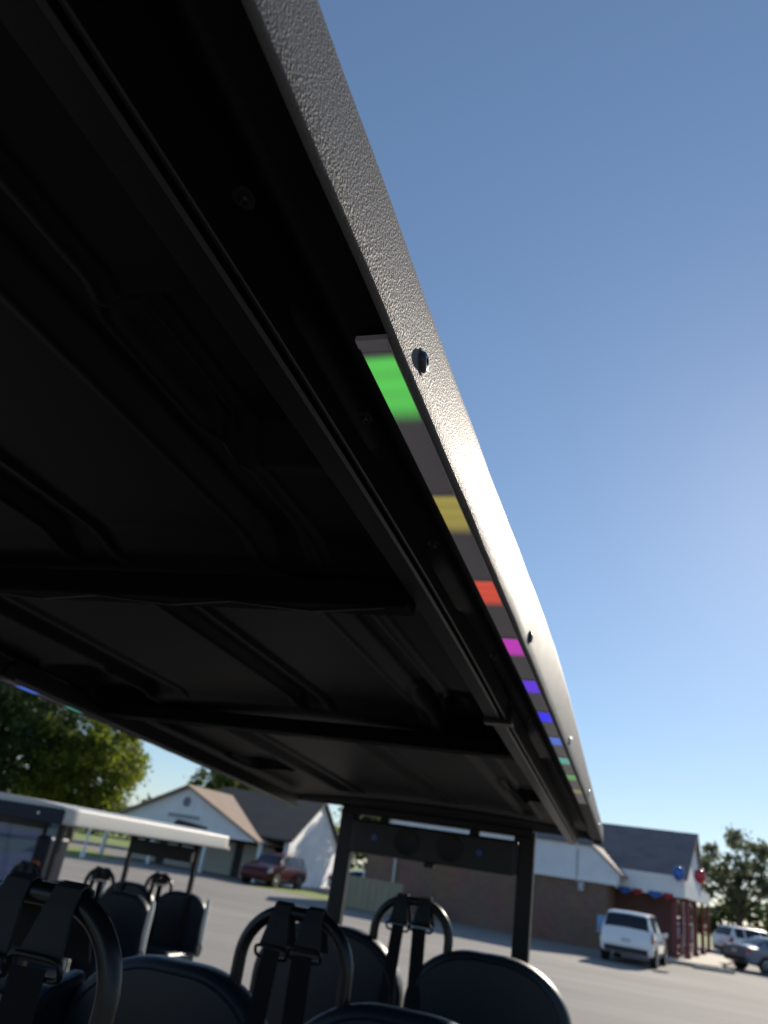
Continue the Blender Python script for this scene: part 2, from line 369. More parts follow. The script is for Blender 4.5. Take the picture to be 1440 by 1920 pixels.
def golf_cart(name, loc, roof_m, y_near, y_far, rows, lift, label, detail=True, arms=False, windshield=False, flat=False, valance=False):
    root = empty(name, (loc[0], loc[1], 0))
    tag(root, label, "golf cart", "golf carts parked side by side")
    Z = loc[2]                                          # height of the eye datum for this cart
    O = (0, -Y0, Z)
    mb = lambda: MB(O)
    mr_ = lambda: MB(O, 1.12 if detail else 1.)           # the roof overhangs further on its far side
    if flat: zb = lambda y: .205+.004*(3-y)
    else: zb = lambda y: .3185-.01425*y-.00625*y*y      # lip height above the eye
    fh = (lambda y: .115) if flat else fascia_h
    r1 = (lambda y: zb(y)+.004) if flat else rail1; r2 = (lambda y: zb(y)+.002) if flat else rail2
    # ---- roof shell
    def hw(y):
        d = .05; k = 0.
        if y > y_far-d: k = (y-(y_far-d))/d
        if y < y_near+d: k = (y_near+d-y)/d
        return HW-.035*(1-math.sqrt(max(0, 1-k*k)))
    n = 110 if detail else 40
    ys = [y_near+(y_far-y_near)*i/n for i in range(n+1)]
    rings = []
    wob = lambda y: (.0006*math.sin(y*23)+.0005*math.sin(y*41+1)) if detail else 0
    for y in ys:
        w = hw(y); b = zb(y)+wob(y); t = b+fh(y)
        half = [(w-.0062, b+.016), (w-.0060, b+.001), (w-.0050, b), (w-.0010, b+.0002), (w, b+.0014), (w+.0004, b+.02), (w-.0008, t-.020),
                (w-.0025, t-.010), (w-.006, t-.004), (w-.012, t-.0005), (w-.05, t+.004), (w-.12, t+.010), (w-.3, t+.022), (0, t+.032)]
        full = half+[(-x, z) for x, z in half[-2::-1]]
        rings.append([(x, y, z) for x, z in full])
    r = mr_().loft(rings, closed_ring=False)
    m_ = len(rings[0]); r.f.append(tuple(range(m_-1, -1, -1))); r.f.append(tuple(n*m_+k for k in range(m_)))
    roof = r.build("roof", roof_m, root, smooth=True, angle=50)
    # ---- underside liner with ribs, pockets
    pockets = [(.48, .36, .60), (.445, 1.50, 1.84), (-.48, .36, .60), (-.445, 1.50, 1.84), (.46, 2.55, 2.80), (-.46, 2.55, 2.80)]
    secs = [(y_near+.12, .80), (1.0, 1.68), (2.02, y_far-.22)]
    def ceil(x, y):
        ax = abs(x); z = zb(y)+.009+.022*sstep(HW-.034-ax, 0, .035)+.028*(1-(x/HW)**2)
        for rx in (.385, .06, -.31):
            for a, b in secs:
                g = sstep(y, a-.07, a+.02)*(1-sstep(y, b-.02, b+.09))
                if g > 0:
                    d = abs(x-rx); z += g*(.016*(1-sstep(d, .016, .034))-.008*(1-sstep(abs(d-.045), .004, .014)))
        for px, a, b in pockets:
            dx = max(0, abs(x-px)-.035); dy = max(0, abs(y-(a+b)/2)-((b-a)/2-.05))
            d = math.hypot(dx, dy); z += .034*(1-sstep(d, .030, .046))-.006*(1-sstep(abs(d-.055), .004, .012))
        for a, b in ((.80, 1.0), (1.70, 2.0)):
            z -= .016*(1-sstep(ax, .56, .60))*sstep(y, a-.02, a+.04)*(1-sstep(y, b-.04, b+.02))
        return z
    nx, ny = (250, 260) if detail else (60, 60)
    w_ = HW-.0045
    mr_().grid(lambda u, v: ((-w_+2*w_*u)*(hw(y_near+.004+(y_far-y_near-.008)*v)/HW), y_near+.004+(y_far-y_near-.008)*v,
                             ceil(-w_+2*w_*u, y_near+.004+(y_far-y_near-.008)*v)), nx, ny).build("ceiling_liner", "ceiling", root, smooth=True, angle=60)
    # ---- side rails and cross beams
    for s in (1, -1):
        def rail(y0, y1, zf, dx):
            q = mr_(); k = 30
            sec = [(.563, .040), (.563, .003), (.5605, 0), (.5375, 0), (.535, .003), (.535, .040)]
            q.loft([[(s*(x+dx), y0+(y1-y0)*i/k, zf(y0+(y1-y0)*i/k)+z) for x, z in sec] for i in range(k+1)])
            q.build("roof_rail", "rail", root)
            l = mr_(); sec = [(.5735, .040), (.5735, .0015), (.5725, .0005), (.5705, .0005), (.5695, .0015), (.5695, .040)]
            l.loft([[(s*(x+dx), y0+(y1-y0)*i/k, zf(y0+(y1-y0)*i/k)+z) for x, z in sec] for i in range(k+1)])
            l.build("rail_flange", "rail", root)
        if y_near < 1: rail(max(y_near+.05, -.45), 1.44, r1, 0)
        rail(max(1.455, y_near+.05), y_far-.15, r2, 0)
        mr_().bbox(*(sorted((s*.529, s*.583))), 1.430, 1.462, r1(1.44)-.004, r1(1.44)+.03).build("rail_joint", "rail", root, bevel=.002)
    for (a, b) in ((.872, .928), (1.80, 1.88)):
        zz = zb((a+b)/2)
        cb = mr_().loft([[(-.53, a, zz+.03), (-.53, a+.008, zz-.004), (-.53, b-.008, zz-.004), (-.53, b, zz+.03)],
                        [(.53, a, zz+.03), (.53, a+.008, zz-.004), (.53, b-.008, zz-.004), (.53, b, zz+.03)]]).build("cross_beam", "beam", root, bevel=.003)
        if detail:
            k = 9
            for i in range(k):
                x0 = -.5+1.0*i/k; x1 = x0+1.0/k
                p, q = ((x0, a+.014, zz-.0045), (x1, b-.014, zz-.0045)) if i % 2 else ((x0, b-.014, zz-.0045), (x1, a+.014, zz-.0045))
                mr_().tube([p, q], .0016, 6).build("brace_rib", "rail", cb)
    # ---- light strips
    if detail:
        for s in (1, -1):
            ya, yb = .385, 2.455; k = 60
            def ring(y, x0, x1, z0, z1): return [(s*x0, y, zb(y)+z0), (s*x1, y, zb(y)+z0), (s*x1, y, zb(y)+z1), (s*x0, y, zb(y)+z1)]
            st = mr_().loft([ring(ya+(yb-ya)*i/k, .6295, .6520, .0028, .0068) for i in range(k+1)]).build("light_strip", "strip", root, bevel=.0012)
            mr_().loft([ring(y, .6292, .6523, .0026, .0068) for y in (ya-.0015, ya+.007)]).build("end_cap", "strip", st)
            mr_().loft([ring(y, .6292, .6523, .0026, .0068) for y in (yb-.006, yb+.002)]).build("end_cap", "strip", st)
            for i, mm in enumerate(LEDM):
                a = .396+.2012*i; L = .092
                mr_().loft([ring(a+L*j/6, .6305, .6510, .0021, .0029) for j in range(7)]).build("led_segment", mm, st)
        # fascia rivets
        for s in (1, -1):
            for i, y in enumerate((-.21, .435, 1.052, 1.72, 2.376, 3.02)):
                z = zb(y)+.022; d = (s, 0, .02); o = (s*(HW+.0002), y, z)
                rv = mr_().revolve([(.0001, -.002), (.0102, -.002), (.0102, .0004), (.0096, .0008), (.0001, .0008)], o, d, 20).build("washer", "rubber", roof, smooth=True)
                h = mr_().revolve([(.0080, .0005), (.0081, .0016), (.0072, .0034), (.0052, .0044), (.0030, .0046), (.0028, .0018), (.0001, .0017)], o, d, 20).build(
                    "rivet", "screw" if i < 3 else "steel", roof, smooth=True)
        for s in (1, -1):
            for y in (.02, .287, .524, .78, 1.2, 1.62, 2.1):
                z = ceil(s*.586, y); o = (s*.586, y, z+.001)
                mr_().revolve([(.0001, -.0005), (.009, -.0005), (.0088, .0012), (.0045, .0016), (.0043, .0045), (.0033, .0058), (.0016, .0058), (.0015, .003), (.0001, .003)],
                             o, (0, 0, -1), 18).build("bolt", "screw", root, smooth=True)
    # ---- posts, sound bar
    for s in (1, -1):
        for yy, zz in ((y_far-.10, zb(y_far-.1)), (max(y_near+.12, -.35), zb(y_near))):
            if yy < 0 and not detail: continue
            x = s*.375 if yy > 1 else s*.545
            zt = zz+(.0 if yy > 1 else .03); pw = .032 if detail else .02
            mb().bbox(x-pw, x+pw, yy-.022, yy+.022, .42-Z, zt).build("roof_post", "rail", root, bevel=.006, seg=3)
    yb_ = y_far-.10
    beam_z = zb(yb_)
    mb().bbox(-.40, .40, yb_-.03, yb_+.03, beam_z-.022, beam_z+.012).build("end_beam", "rail", root, bevel=.005)
    sb = mb().bbox(-.340, .340, yb_-.05, yb_+.05, .036, .164).build("sound_bar", "speaker", root, bevel=.012, seg=3)
    if detail:
        for x in (-.10, .08):
            mb().revolve([(.052, 0), (.052, .004), (.046, .006), (.040, .002), (.0001, -.001)], (x, yb_-.0505, .10), (0, -1, 0), 28).build("speaker_cone", "rubber", sb, smooth=True)
        for x in (-.235, .20):
            mb().revolve([(.014, 0), (.013, .003), (.0001, .004)], (x, yb_-.0505, .102), (0, -1, 0), 18).build("button", "blueled", sb, smooth=True)
        mb().bbox(-.02, .02, yb_-.045, yb_-.01, .020, .037).build("mount_tab", "rail", sb, bevel=.003)
    for x in (-.345, -.215, .165, .345):
        mb().bbox(x-.02, x+.02, yb_-.012, yb_+.012, .160, beam_z-.018).build("bracket", "rail", root, bevel=.002)
    # ---- seats
    proto = {}
    for ri, (y, zl, zs) in enumerate(rows):
        for s in (1, -1):
            cx = s*.297
            # backrest: arched slab leaning back
            def outline(w, h, rad, k=14):
                pts = [(-w, 0)]
                for i in range(k+1):
                    a = math.pi-(math.pi/2)*i/k; pts.append((-w+rad[0]+rad[0]*math.cos(a), h-rad[1]+rad[1]*math.sin(a)))
                for i in range(k+1):
                    a = math.pi/2-(math.pi/2)*i/k; pts.append((w-rad[0]+rad[0]*math.cos(a), h-rad[1]+rad[1]*math.sin(a)))
                pts.append((w, 0)); return pts
            hgt = .50; zbase = zs-hgt
            if 'back' not in proto:
                rings = []
                for dy, sc in ((-.052, .86), (-.050, .93), (-.044, .972), (-.030, .995), (0, 1), (.022, .995), (.038, .97), (.046, .92), (.048, .85)):
                    o = outline(.291, hgt, (.240, .20))
                    rings.append([(x*sc, dy-.10*(z/hgt-1)*0+.09*(1-z/hgt)*0, hgt/2+(z-hgt/2)*sc) for x, z in o])
                bk = MB((0, -Y0, Z)).loft(rings).build("backrest", "vinyl", root, smooth=True, angle=60)
                o1 = outline(.291, hgt, (.240, .20))
                pth = [(x*.90, -.0515, hgt/2+(z-hgt/2)*.90) for x, z in o1]
                MB((0, -Y0, Z)).tube(pth, .004, 6).build("piping", "vinyl", bk, smooth=True)
                proto['back'] = bk; bk.location = (cx, y, zbase); bk.rotation_euler = (0, 0, 0)
            else:
                child_copy(proto['back'], root, (cx, y, zbase))
            if 'cush' not in proto:
                cu = MB((0, -Y0, Z)).bbox(-.285, .285, -.55, -.04, -.06, .07).build("seat_cushion", "vinyl", root, bevel=.045, seg=4)
                cu.location = (cx, y, zbase-.02); proto['cush'] = cu
            else: child_copy(proto['cush'], root, (cx, y, zbase-.02))
            if detail and ri == 1:
                x0 = cx+s*.275
                mb().loft([[(x0, yy_, zbase-.05), (x0+s*.055, yy_, zbase-.05), (x0+s*.055, yy_, zbase+h_), (x0, yy_, zbase+h_)] for yy_, h_ in ((y-.5, .14), (y-.3, .24), (y-.12, .40), (y+.02, .43))]).build("side_bolster", "vinyl", root, bevel=.02, seg=3)
            if arms:
                p = [(cx+s*.30, y-.02, zbase+.02), (cx+s*.31, y-.06, zbase+.22), (cx+s*.30, y-.04, zbase+.40), (cx+s*.29, y-.02, zbase+.47)]
                mb().tube(p, [.020, .024, .024, .016], 10).build("arm_rail", "cream", root, smooth=True)
                k = 18; mb().tube([(cx+s*.33, y-.10+.05*math.cos(2*math.pi*i/k), zbase+.06+.05*math.sin(2*math.pi*i/k)) for i in range(k)], .007, 6, closed=True).build("grip_ring", "tube", root, smooth=True)
        mb().bbox(-.55, .55, y-.52, y-.02, .55-Z, zs-.59).build("seat_base", "cartbody", root, bevel=.02)
        # loop bar
        w, rad = .142, .115; path = [(-w-.012, y, zl-.75)]
        path += [(-w, y, zl-rad-.12)]
        for i in range(13):
            a = math.pi-(math.pi/2)*i/12; path.append((-w+rad+rad*math.cos(a), y, zl-.016-rad+rad*math.sin(a)))
        for i in range(13):
            a = math.pi/2-(math.pi/2)*i/12; path.append((w-rad+rad*math.cos(a), y, zl-.016-rad+rad*math.sin(a)))
        path += [(w, y, zl-rad-.12), (w+.012, y, zl-.75)]
        mb().tube(path, .0165, 14).build("grab_loop", "tube", root, smooth=True)
        # belts
        for s in (1, -1):
            cx = s*.044; lean = .22*s
            bt = empty("seat_belt"); bt.parent = root; bt.location = (0, 0, 0)
            top = zl-.016
            # webbing sling over the bar
            rings = []
            for (dy, dz, hw_) in ((.030, -.075, .036), (.026, -.05, .031), (.021, -.012, .024), (.014, .013, .0225), (0, .0205, .0215), (-.014, .014, .0225), (-.022, -.010, .0245), (-.030, -.045, .031), (-.036, -.078, .037)):
                nrm = Vector((0, dy, dz if dz > -.01 else 0)).normalized()*.0025
                c = Vector((cx-.12*s*dz*.0, y+dy, top+dz))
                rings.append([tuple(c+Vector((-hw_, 0, 0))+nrm), tuple(c+Vector((hw_, 0, 0))+nrm), tuple(c+Vector((hw_, 0, 0))-nrm), tuple(c+Vector((-hw_, 0, 0))-nrm)])
            mb().loft(rings).build("webbing_sling", "webpad", bt, bevel=.0015)
            # guide ring
            k = 24; pr = []
            for i in range(k):
                a = 2*math.pi*i/k; e = 4.0
                ca, sa = math.cos(a), math.sin(a)
                px = .042*math.copysign(abs(ca)**(2/e), ca); pz = .013*math.copysign(abs(sa)**(2/e), sa)
                pr.append((cx+px, y-.040-pz*.5, top-.085+pz+.004*s))
            mb().tube(pr, .0042, 8, closed=True).build("guide_ring", "tube", bt, smooth=True)
            # strap running down
            rings = []
            for i in range(13):
                t = i/12; z = top-.082-.62*t
                xx = cx-s*.004+s*.012*math.sin(t*2)+lean*.02*t; yy = y-.046-.012*math.sin(t*3.0)
                tw = .03*math.sin(t*4+s)
                rings.append([(xx-.024, yy-tw*.2, z), (xx+.024, yy+tw*.2, z), (xx+.024, yy+tw*.2+.002, z), (xx-.024, yy-tw*.2+.002, z)])
            mb().loft(rings).build("strap", "web", bt, smooth=True)
    # ---- chassis
    y0, y1 = -.55 if y_near < 0 else y_near-.3, y_far+.25
    g = lift
    fl = MB((0, -Y0, 0)).bbox(-.58, .58, y0, y1, g+.02, g+.14).build("floor_pan", "cartbody", root, bevel=.02)
    MB((0, -Y0, 0)).loft([[(-.50, y1-.02, g+.14), (.50, y1-.02, g+.14), (.50, y1-.02, g+.42), (-.50, y1-.02, g+.42)],
                          [(-.56, y1-.30, g+.14), (.56, y1-.30, g+.14), (.56, y1-.30, g+.50), (-.56, y1-.30, g+.50)],
                          [(-.57, y1-.75, g+.14), (.57, y1-.75, g+.14), (.57, y1-.75, g+.46), (-.57, y1-.75, g+.46)]]).build("body_shell", "cartbody", root, bevel=.03)
    wr = .18+g*.42
    for s in (1, -1):
        for yy in (y0+.45, y1-.45):
            o = (s*.50, yy, wr); tw = .11
            ty = MB((0, -Y0, 0)).revolve([(wr*.55, -tw), (wr*.9, -tw), (wr, -tw*.7), (wr, tw*.7), (wr*.9, tw), (wr*.55, tw)], o, (s, 0, 0), 28).build("wheel", "rubber", root, smooth=True)
            MB((0, -Y0, 0)).revolve([(wr*.56, tw*.5), (wr*.54, tw*.95), (wr*.4, tw*.7), (wr*.15, tw*.8), (.001, tw*.8)], o, (s, 0, 0), 20).build("rim", "chrome", ty, smooth=True)
    if valance:
        mb().tube([(-.62, y_far+.03, zb(y_far)+.012), (.63, y_far+.03, zb(y_far)+.012)], .020, 10).build("drip_lip", roof_m, root, smooth=True)
        mb().bbox(-.6, .6, y_far-.02, y_far+.03, zb(y_far)+.004, zb(y_far)+.02).build("lip_web", roof_m, root)
        vl = mb().bbox(-.64, .632, y_near-.022, y_near-.004, zb(y_near)-.004, zb(y_near)+.098).build("end_valance", "navyroof", root, bevel=.006)
        mb().revolve([(.011, 0), (.010, .004), (.001, .006)], (.42, y_near-.022, zb(y_near)+.05), (0, -1, 0), 14).build("screw", "steel", vl, smooth=True)
    if windshield:
        yy = y_far-.02
        fr = mb().loft([[(-.6, yy+.12, -.75), (-.56, yy+.12, -.75), (-.50, yy, .20), (-.54, yy, .20)], [(-.6, yy+.16, -.75), (-.56, yy+.16, -.75), (-.50, yy+.04, .20), (-.54, yy+.04, .20)]]).build("windshield_frame", "rail", root)
        mb().loft([[(.6, yy+.12, -.75), (.56, yy+.12, -.75), (.50, yy, .20), (.54, yy, .20)], [(.6, yy+.16, -.75), (.56, yy+.16, -.75), (.50, yy+.04, .20), (.54, yy+.04, .20)]]).build("windshield_frame", "rail", root)
        mb().loft([[(-.56, yy+.135, -.75), (.56, yy+.135, -.75), (.50, yy+.018, .20), (-.50, yy+.018, .20)], [(-.56, yy+.141, -.75), (.56, yy+.141, -.75), (.50, yy+.024, .20), (-.50, yy+.024, .20)]]).build("windshield", "shield", root)
        mb().bbox(.44, .64, yy-.28, yy+.10, -.95, -.02).build("side_panel", "navyroof", root, bevel=.04)
        mb().bbox(.50, .60, yy-.292, yy-.278, -.36, -.30).build("marker_light", "amber", root, bevel=.008)
    return root

golf_cart("golf_cart", (XC, Y0, H), "roof", -.5, 3.40, [(1.042, -.09, -.285), (2.013, -.122, -.287), (3.11, -.085, -.222)], .46,
          "black golf cart with a grained roof edge and a strip of coloured lights under it")
golf_cart("golf_cart", (-4.5, Y0+4.34, H-.275), "lightroof", .55, 3.05, [(1.10, -.09, -.24), (2.05, -.09, -.24), (3.11-.1, -.10, -.22)], .2,
          "golf cart with a light grey roof and cream arm rails", detail=False, arms=True, flat=True, valance=True)
golf_cart("golf_cart", (-7.2, Y0+5.2, H-.22), "navyroof", .2, 3.25, [(1.1, -.15, -.28), (2.05, -.15, -.28)], .22,
          "dark navy golf cart with a blue tinted windshield and an amber marker light", detail=False, windshield=True, flat=True)

# ------------------------------------------------------------------ cars
def catmull(st, y):
    ks = [s[0] for s in st]; i = max(0, min(len(st)-2, int(np.searchsorted(ks, y, 'right'))-1))
    t = (y-ks[i])/(ks[i+1]-ks[i]); t = min(1, max(0, t))
    p0, p1, p2, p3 = st[max(0, i-1)], st[i], st[i+1], st[min(len(st)-1, i+2)]
    out = []
    for k in range(1, len(p1)):
        # monotone-ish: blend of linear and smooth
        lin = p1[k]+(p2[k]-p1[k])*t
        m1 = (p2[k]-p0[k])/2; m2 = (p3[k]-p1[k])/2
        h = (2*t**3-3*t*t+1)*p1[k]+(t**3-2*t*t+t)*m1+(-2*t**3+3*t*t)*p2[k]+(t**3-t*t)*m2
        out.append(.6*lin+.4*h)
    return out
SUV = [  # y, zlow, wlow, zbelt, wbelt, ztop, wtop
    (0.00, .42, .80, .92, .84, .97, .74), (.06, .34, .86, 1.00, .90, 1.06, .72), (.20, .32, .88, 1.04, .925, 1.36, .66), (.36, .30, .89, 1.05, .93, 1.60, .62),
    (.60, .28, .90, 1.05, .935, 1.655, .63), (1.3, .24, .91, 1.04, .94, 1.68, .65), (2.2, .24, .91, 1.02, .94, 1.665, .65), (2.75, .24, .91, 1.01, .94, 1.56, .63),
    (3.35, .25, .91, 1.00, .93, 1.14, .66), (3.6, .26, .90, .99, .92, 1.05, .68), (4.2, .28, .88, .92, .89, .97, .66), (4.45, .32, .82, .80, .82, .86, .58), (4.56, .38, .66, .66, .68, .70, .48)]
SEDAN = [
    (0.00, .42, .74, .84, .78, .92, .66), (.10, .32, .82, .92, .86, 1.0, .68), (.65, .26, .86, .95, .89, 1.05, .66), (1.0, .24, .87, .95, .90, 1.22, .60),
    (1.5, .22, .88, .94, .905, 1.42, .57), (2.2, .22, .88, .93, .905, 1.46, .58), (2.7, .22, .88, .92, .90, 1.38, .57), (3.35, .24, .88, .91, .895, 1.04, .62),
    (3.6, .25, .87, .90, .885, .97, .64), (4.3, .28, .84, .80, .85, .86, .62), (4.55, .32, .76, .70, .76, .74, .54), (4.68, .38, .58, .58, .60, .62, .42)]
def car(name, loc, rz, st, paint, label, windows, rearwin, frontwin, wheels, wr=.34):
    root = empty(name, loc, rz)
    tag(root, label, "car", "cars parked by the buildings")
    L = st[-1][0]; c = L/2
    def sec(y):
        zl, wl, zbt, wb, zt, wt_ = catmull(st, y)
        return [(0, zl), (wl*.9, zl), (wl, zl+.07), (wb, zl+(zbt-zl)*.55), (wb*.985, zbt), (wt_+.07, zt-.045), (wt_-.06, zt-.006), (0, zt+.012)]
    def S(y, t):
        q = sec(y); i = min(6, int(t)); f = t-i
        x, z = q[i][0]+(q[i+1][0]-q[i][0])*f, q[i][1]+(q[i+1][1]-q[i][1])*f
        return Vector((x, y-c, z))
    ys = sorted(set([L*i/54 for i in range(55)]+[s[0] for s in st]))
    rings = []
    for y in ys:
        q = sec(y); rings.append([(x, y-c, z) for x, z in q]+[(-x, y-c, z) for x, z in q[-2:0:-1]])
    MB().loft(rings).build("body", paint, root, smooth=True, angle=38)
    def patch(nm, m, y0, y1, t0, t1, sides=(1, -1), off=.006, nu=8, nv=5, full=False):
        for s in sides:
            def fn(u, v):
                y = y0+(y1-y0)*u; t = t0+(t1-t0)*v
                if full:
                    tt = t0+(7-t0)*(1-abs(2*v-1)); sg = 1 if v < .5 else -1
                else: tt = t; sg = s
                p = S(y, tt); e = .01
                du = S(min(L, y+e), tt)-S(max(0, y-e), tt); dv = S(y, min(7, tt+.02))-S(y, max(0, tt-.02))
                nn = dv.cross(du)
                nn = nn.normalized() if nn.length > 1e-9 else Vector((0, 0, 1))
                if nn.x*1 < -.2 or (abs(nn.x) <= .2 and nn.z < 0): nn = -nn
                p = p+nn*off
                return (p.x*sg, p.y, p.z)
            MB().grid(fn, nu, nv if not full else 12).build(nm, m, root, smooth=True, angle=60)
            if full: break
    for a, b in windows: patch("side_window", "glass", a, b, 4.10, 4.92)
    patch("rear_window", "glass", *rearwin, 5.1, 7, full=True)
    patch("windshield", "glass", *frontwin, 5.1, 7, full=True)
    patch("tail_light", "tail", .015, .22, 3.25, 4.35, off=.010)
    patch("headlight", "plate", L-.42, L-.10, 3.3, 4.2, off=.010)
    patch("sill_trim", "trim", .5, L-.5, 1.2, 2.35, off=.008)
    zlow = st[0][1]
    MB().bbox(-.74, .74, -c-.02, -c+.10, zlow-.06, zlow+.13).build("rear_bumper", "trim", root, bevel=.03)
    MB().bbox(-.16, .16, -c-.016, -c+.05, zlow+.28, zlow+.40).build("number_plate", "plate", root, bevel=.006)
    MB().bbox(-.55, .55, c-.10, c-.01, .46, .60).build("grille", "trim", root, bevel=.02)
    W = st[5][4]
    for s in (1, -1):
        mr = MB().box((s*(W+.045), c-1.45 if st is SUV else c-1.5, 1.03 if st is SUV else .98), (.16, .10, .15)).build("side_mirror", paint, root, bevel=.03)
        for yy in wheels:
            o = (s*(W-.12), yy-c, wr)
            MB().revolve([(wr+.055, .10), (wr+.055, .122), (.01, .122)], (s*(W-.12), yy-c, wr+.01), (s, 0, 0), 32).build("wheel_arch", "trim", root)
            ty = MB().revolve([(wr*.62, -.1), (wr*.93, -.1), (wr, -.06), (wr, .08), (wr*.94, .128), (wr*.66, .130)], o, (s, 0, 0), 32).build("wheel", "rubber", root, smooth=True)
            rim = MB().revolve([(wr*.66, .05), (wr*.66, .132), (wr*.60, .134), (wr*.57, .06), (.001, .06)], o, (s, 0, 0), 28)
            for k in range(5):
                a = 2*math.pi*k/5+.3
                q = Vector((o[0]+s*.105, o[1], o[2])); dd = Vector((0, math.cos(a), math.sin(a)))
                rim.tube([q+dd*.02, q+dd*wr*.60], [.034, .026], 6)
            rim.build("rim", "chrome", ty, smooth=True)
    return root
SW = [(.42, .95), (1.05, 1.95), (2.05, 2.80)]
car("white_suv", (-.36, 34.2, 0), R(-7.3), SUV, "carwhite", "white hatchback SUV parked with its rear window and tailgate out, beside the brick wall", SW, (.10, .33), (2.82, 3.32), (.95, 3.62))
car("white_suv", (6.1, 55.0, 0), R(-62), SUV, "carwhite", "white SUV parked beyond the red porch columns, behind a grey sedan", SW, (.10, .33), (2.82, 3.32), (.95, 3.62))
car("grey_sedan", (5.75, 43.6, 0), R(-58), SEDAN, "cargrey", "blue grey sedan parked beside the concrete porch slab", [(1.15, 1.95), (2.05, 2.95)], (.75, 1.35), (2.75, 3.3), (.95, 3.72), .32)
car("red_suv", (-19.2, 42.6, 0), R(176), SUV, "carred", "dark red car parked in front of the white lap-sided gable", SW, (.10, .33), (2.82, 3.32), (.95, 3.62))
car("white_sedan", (-15.3, 47.5, 0), R(-75), SEDAN, "carwhite", "white sedan parked behind the tan board enclosure", [(1.15, 1.95), (2.05, 2.95)], (.75, 1.35), (2.75, 3.3), (.95, 3.72), .32)

# ------------------------------------------------------------------ brick building
BA = R(-8)
bl = empty("brick_building", (-1.68, 38.33, 0), BA)          # local x runs along the wall, y into the building
tag(bl, "brown brick building with white upper band and tall dark shingle roof", "building")
def B(): return MB()
def slab(pts, th):
    v = [(x, y, z) for x, y, z in pts]+[(x, y, z-th) for x, y, z in pts]
    return v, [(0, 1, 2, 3), (7, 6, 5, 4), (0, 4, 5, 1), (1, 5, 6, 2), (2, 6, 7, 3), (3, 7, 4, 0)]
def prism_y(pts, y0, y1):
    n = len(pts); v = [(x, y0, z) for x, z in pts]+[(x, y1, z) for x, z in pts]
    return v, [tuple(range(n)), tuple(range(2*n-1, n-1, -1))]+[(k, k+n, (k+1) % n+n, (k+1) % n) for k in range(n)]
# low wing with a white clipped gable above the brick
ez = 2.62
B().bbox(-11.6, 0, 0, 9, 0, ez).build("wall", "brick", bl)
B().add(*prism_y([(-11.85, ez), (.55, ez), (.66, 3.0), (-.55, 4.0), (-10.35, 4.1), (-11.95, 3.0)], -.12, .30)).build("gable", "siding", bl)
rf = B()
for p in ([(-12.1, -.25, 2.98), (-10.35, -.25, 4.18), (-10.35, 8.8, 4.18), (-12.1, 8.8, 2.98)], [(-10.35, -.25, 4.18), (-.53, -.25, 4.08), (-.53, 8.8, 4.08), (-10.35, 8.8, 4.18)],
          [(-.53, -.25, 4.08), (.82, -.25, 2.97), (.82, 2.2, 2.97), (-.53, 2.2, 4.08)]):
    rf.add(*slab(p, .07))
rf.build("roof", "shingle", bl)
B().bbox(-11.88, .58, -.17, -.123, ez-.08, ez+.14).build("fascia_board", "whitetrim", bl)
# main hall with a tall roof
B().bbox(.02, 2.5, 2.4, 13.5, 0, 2.75).build("wall", "redbrick", bl)
B().add(*slab([(-6.5, 1.05, 3.30), (3.28, 1.05, 3.30), (3.42, 5.2, 5.46), (-6.5, 5.2, 5.46)], .14)).build("roof", "shingle", bl)
B().add(*slab([(-6.5, 9.35, 3.30), (-6.5, 5.2, 5.461), (3.42, 5.2, 5.461), (3.28, 9.35, 3.30)], .14)).build("roof", "shingle", bl)
B().bbox(.25, 3.16, .98, 1.06, 2.47, 3.30).build("eave_band", "whitetrim", bl)
B().bbox(.25, 2.95, 1.065, 2.39, 2.70, 2.78).build("soffit", "whitetrim", bl)
B().add([(3.16, 1.2, 3.1), (3.16, 9.2, 3.1), (3.22, 5.2, 5.30), (2.98, 1.2, 3.1), (2.98, 9.2, 3.1), (3.04, 5.2, 5.30)], [(0, 1, 2), (5, 4, 3), (0, 3, 4, 1), (1, 4, 5, 2), (2, 5, 3, 0)]).build("gable", "siding", bl)
B().bbox(2.97, 3.17, 1.065, 14.4, 2.50, 3.09).build("porch_beam", "whitetrim", bl)
B().bbox(2.51, 2.965, 2.4, 14.3, 2.79, 2.86).build("porch_ceiling", "whitetrim", bl)
for cx, cy in ((2.72, 1.45), (3.07, 2.82), (3.07, 6.6), (3.07, 10.4), (3.07, 14.1)):
    cl = B().bbox(cx-.085, cx+.085, cy-.085, cy+.085, .152, 2.495).build("porch_column", "column", bl, bevel=.02)
    B().bbox(cx-.13, cx+.13, cy-.13, cy+.13, .152, .36).build("column_base", "column", cl, bevel=.02)
for i, (wy0, wy1) in enumerate(((3.0, 4.5), (6.6, 8.1), (9.0, 10.5))):
    wd = B().bbox(2.49, 2.57, wy0, wy1, .5, 2.4).build("window", "whitetrim", bl)
    B().bbox(2.56, 2.582, wy0+.08, wy1-.08, .58, 1.40).build("pane", "glass", wd); B().bbox(2.56, 2.582, wy0+.08, wy1-.08, 1.48, 2.32).build("pane", "glass", wd)
dr = B().bbox(2.49, 2.58, 5.0, 6.1, .155, 2.3).build("door", "column", bl)
B().bbox(2.575, 2.59, 5.15, 5.95, 1.0, 2.1).build("door_pane", "glass", dr)
cd = B().tube([(-1.18, -.16, 3.80), (-1.18, -.16, 2.45)], .035, 8).build("conduit", "galv", bl)
mt = B().bbox(-1.12, -.86, -.15, 0, 2.12, 2.50).build("electric_meter", "galv", bl, bevel=.02)
B().revolve([(.10, 0), (.10, .06), (.07, .10), (.001, .11)], (-.99, -.15, 2.32), (0, -1, 0), 18).build("meter_dome", "plate", mt, smooth=True)
B().bbox(-10.05, -9.92, -.12, 0, .05, 2.6).build("downspout", "galv", bl, bevel=.01)

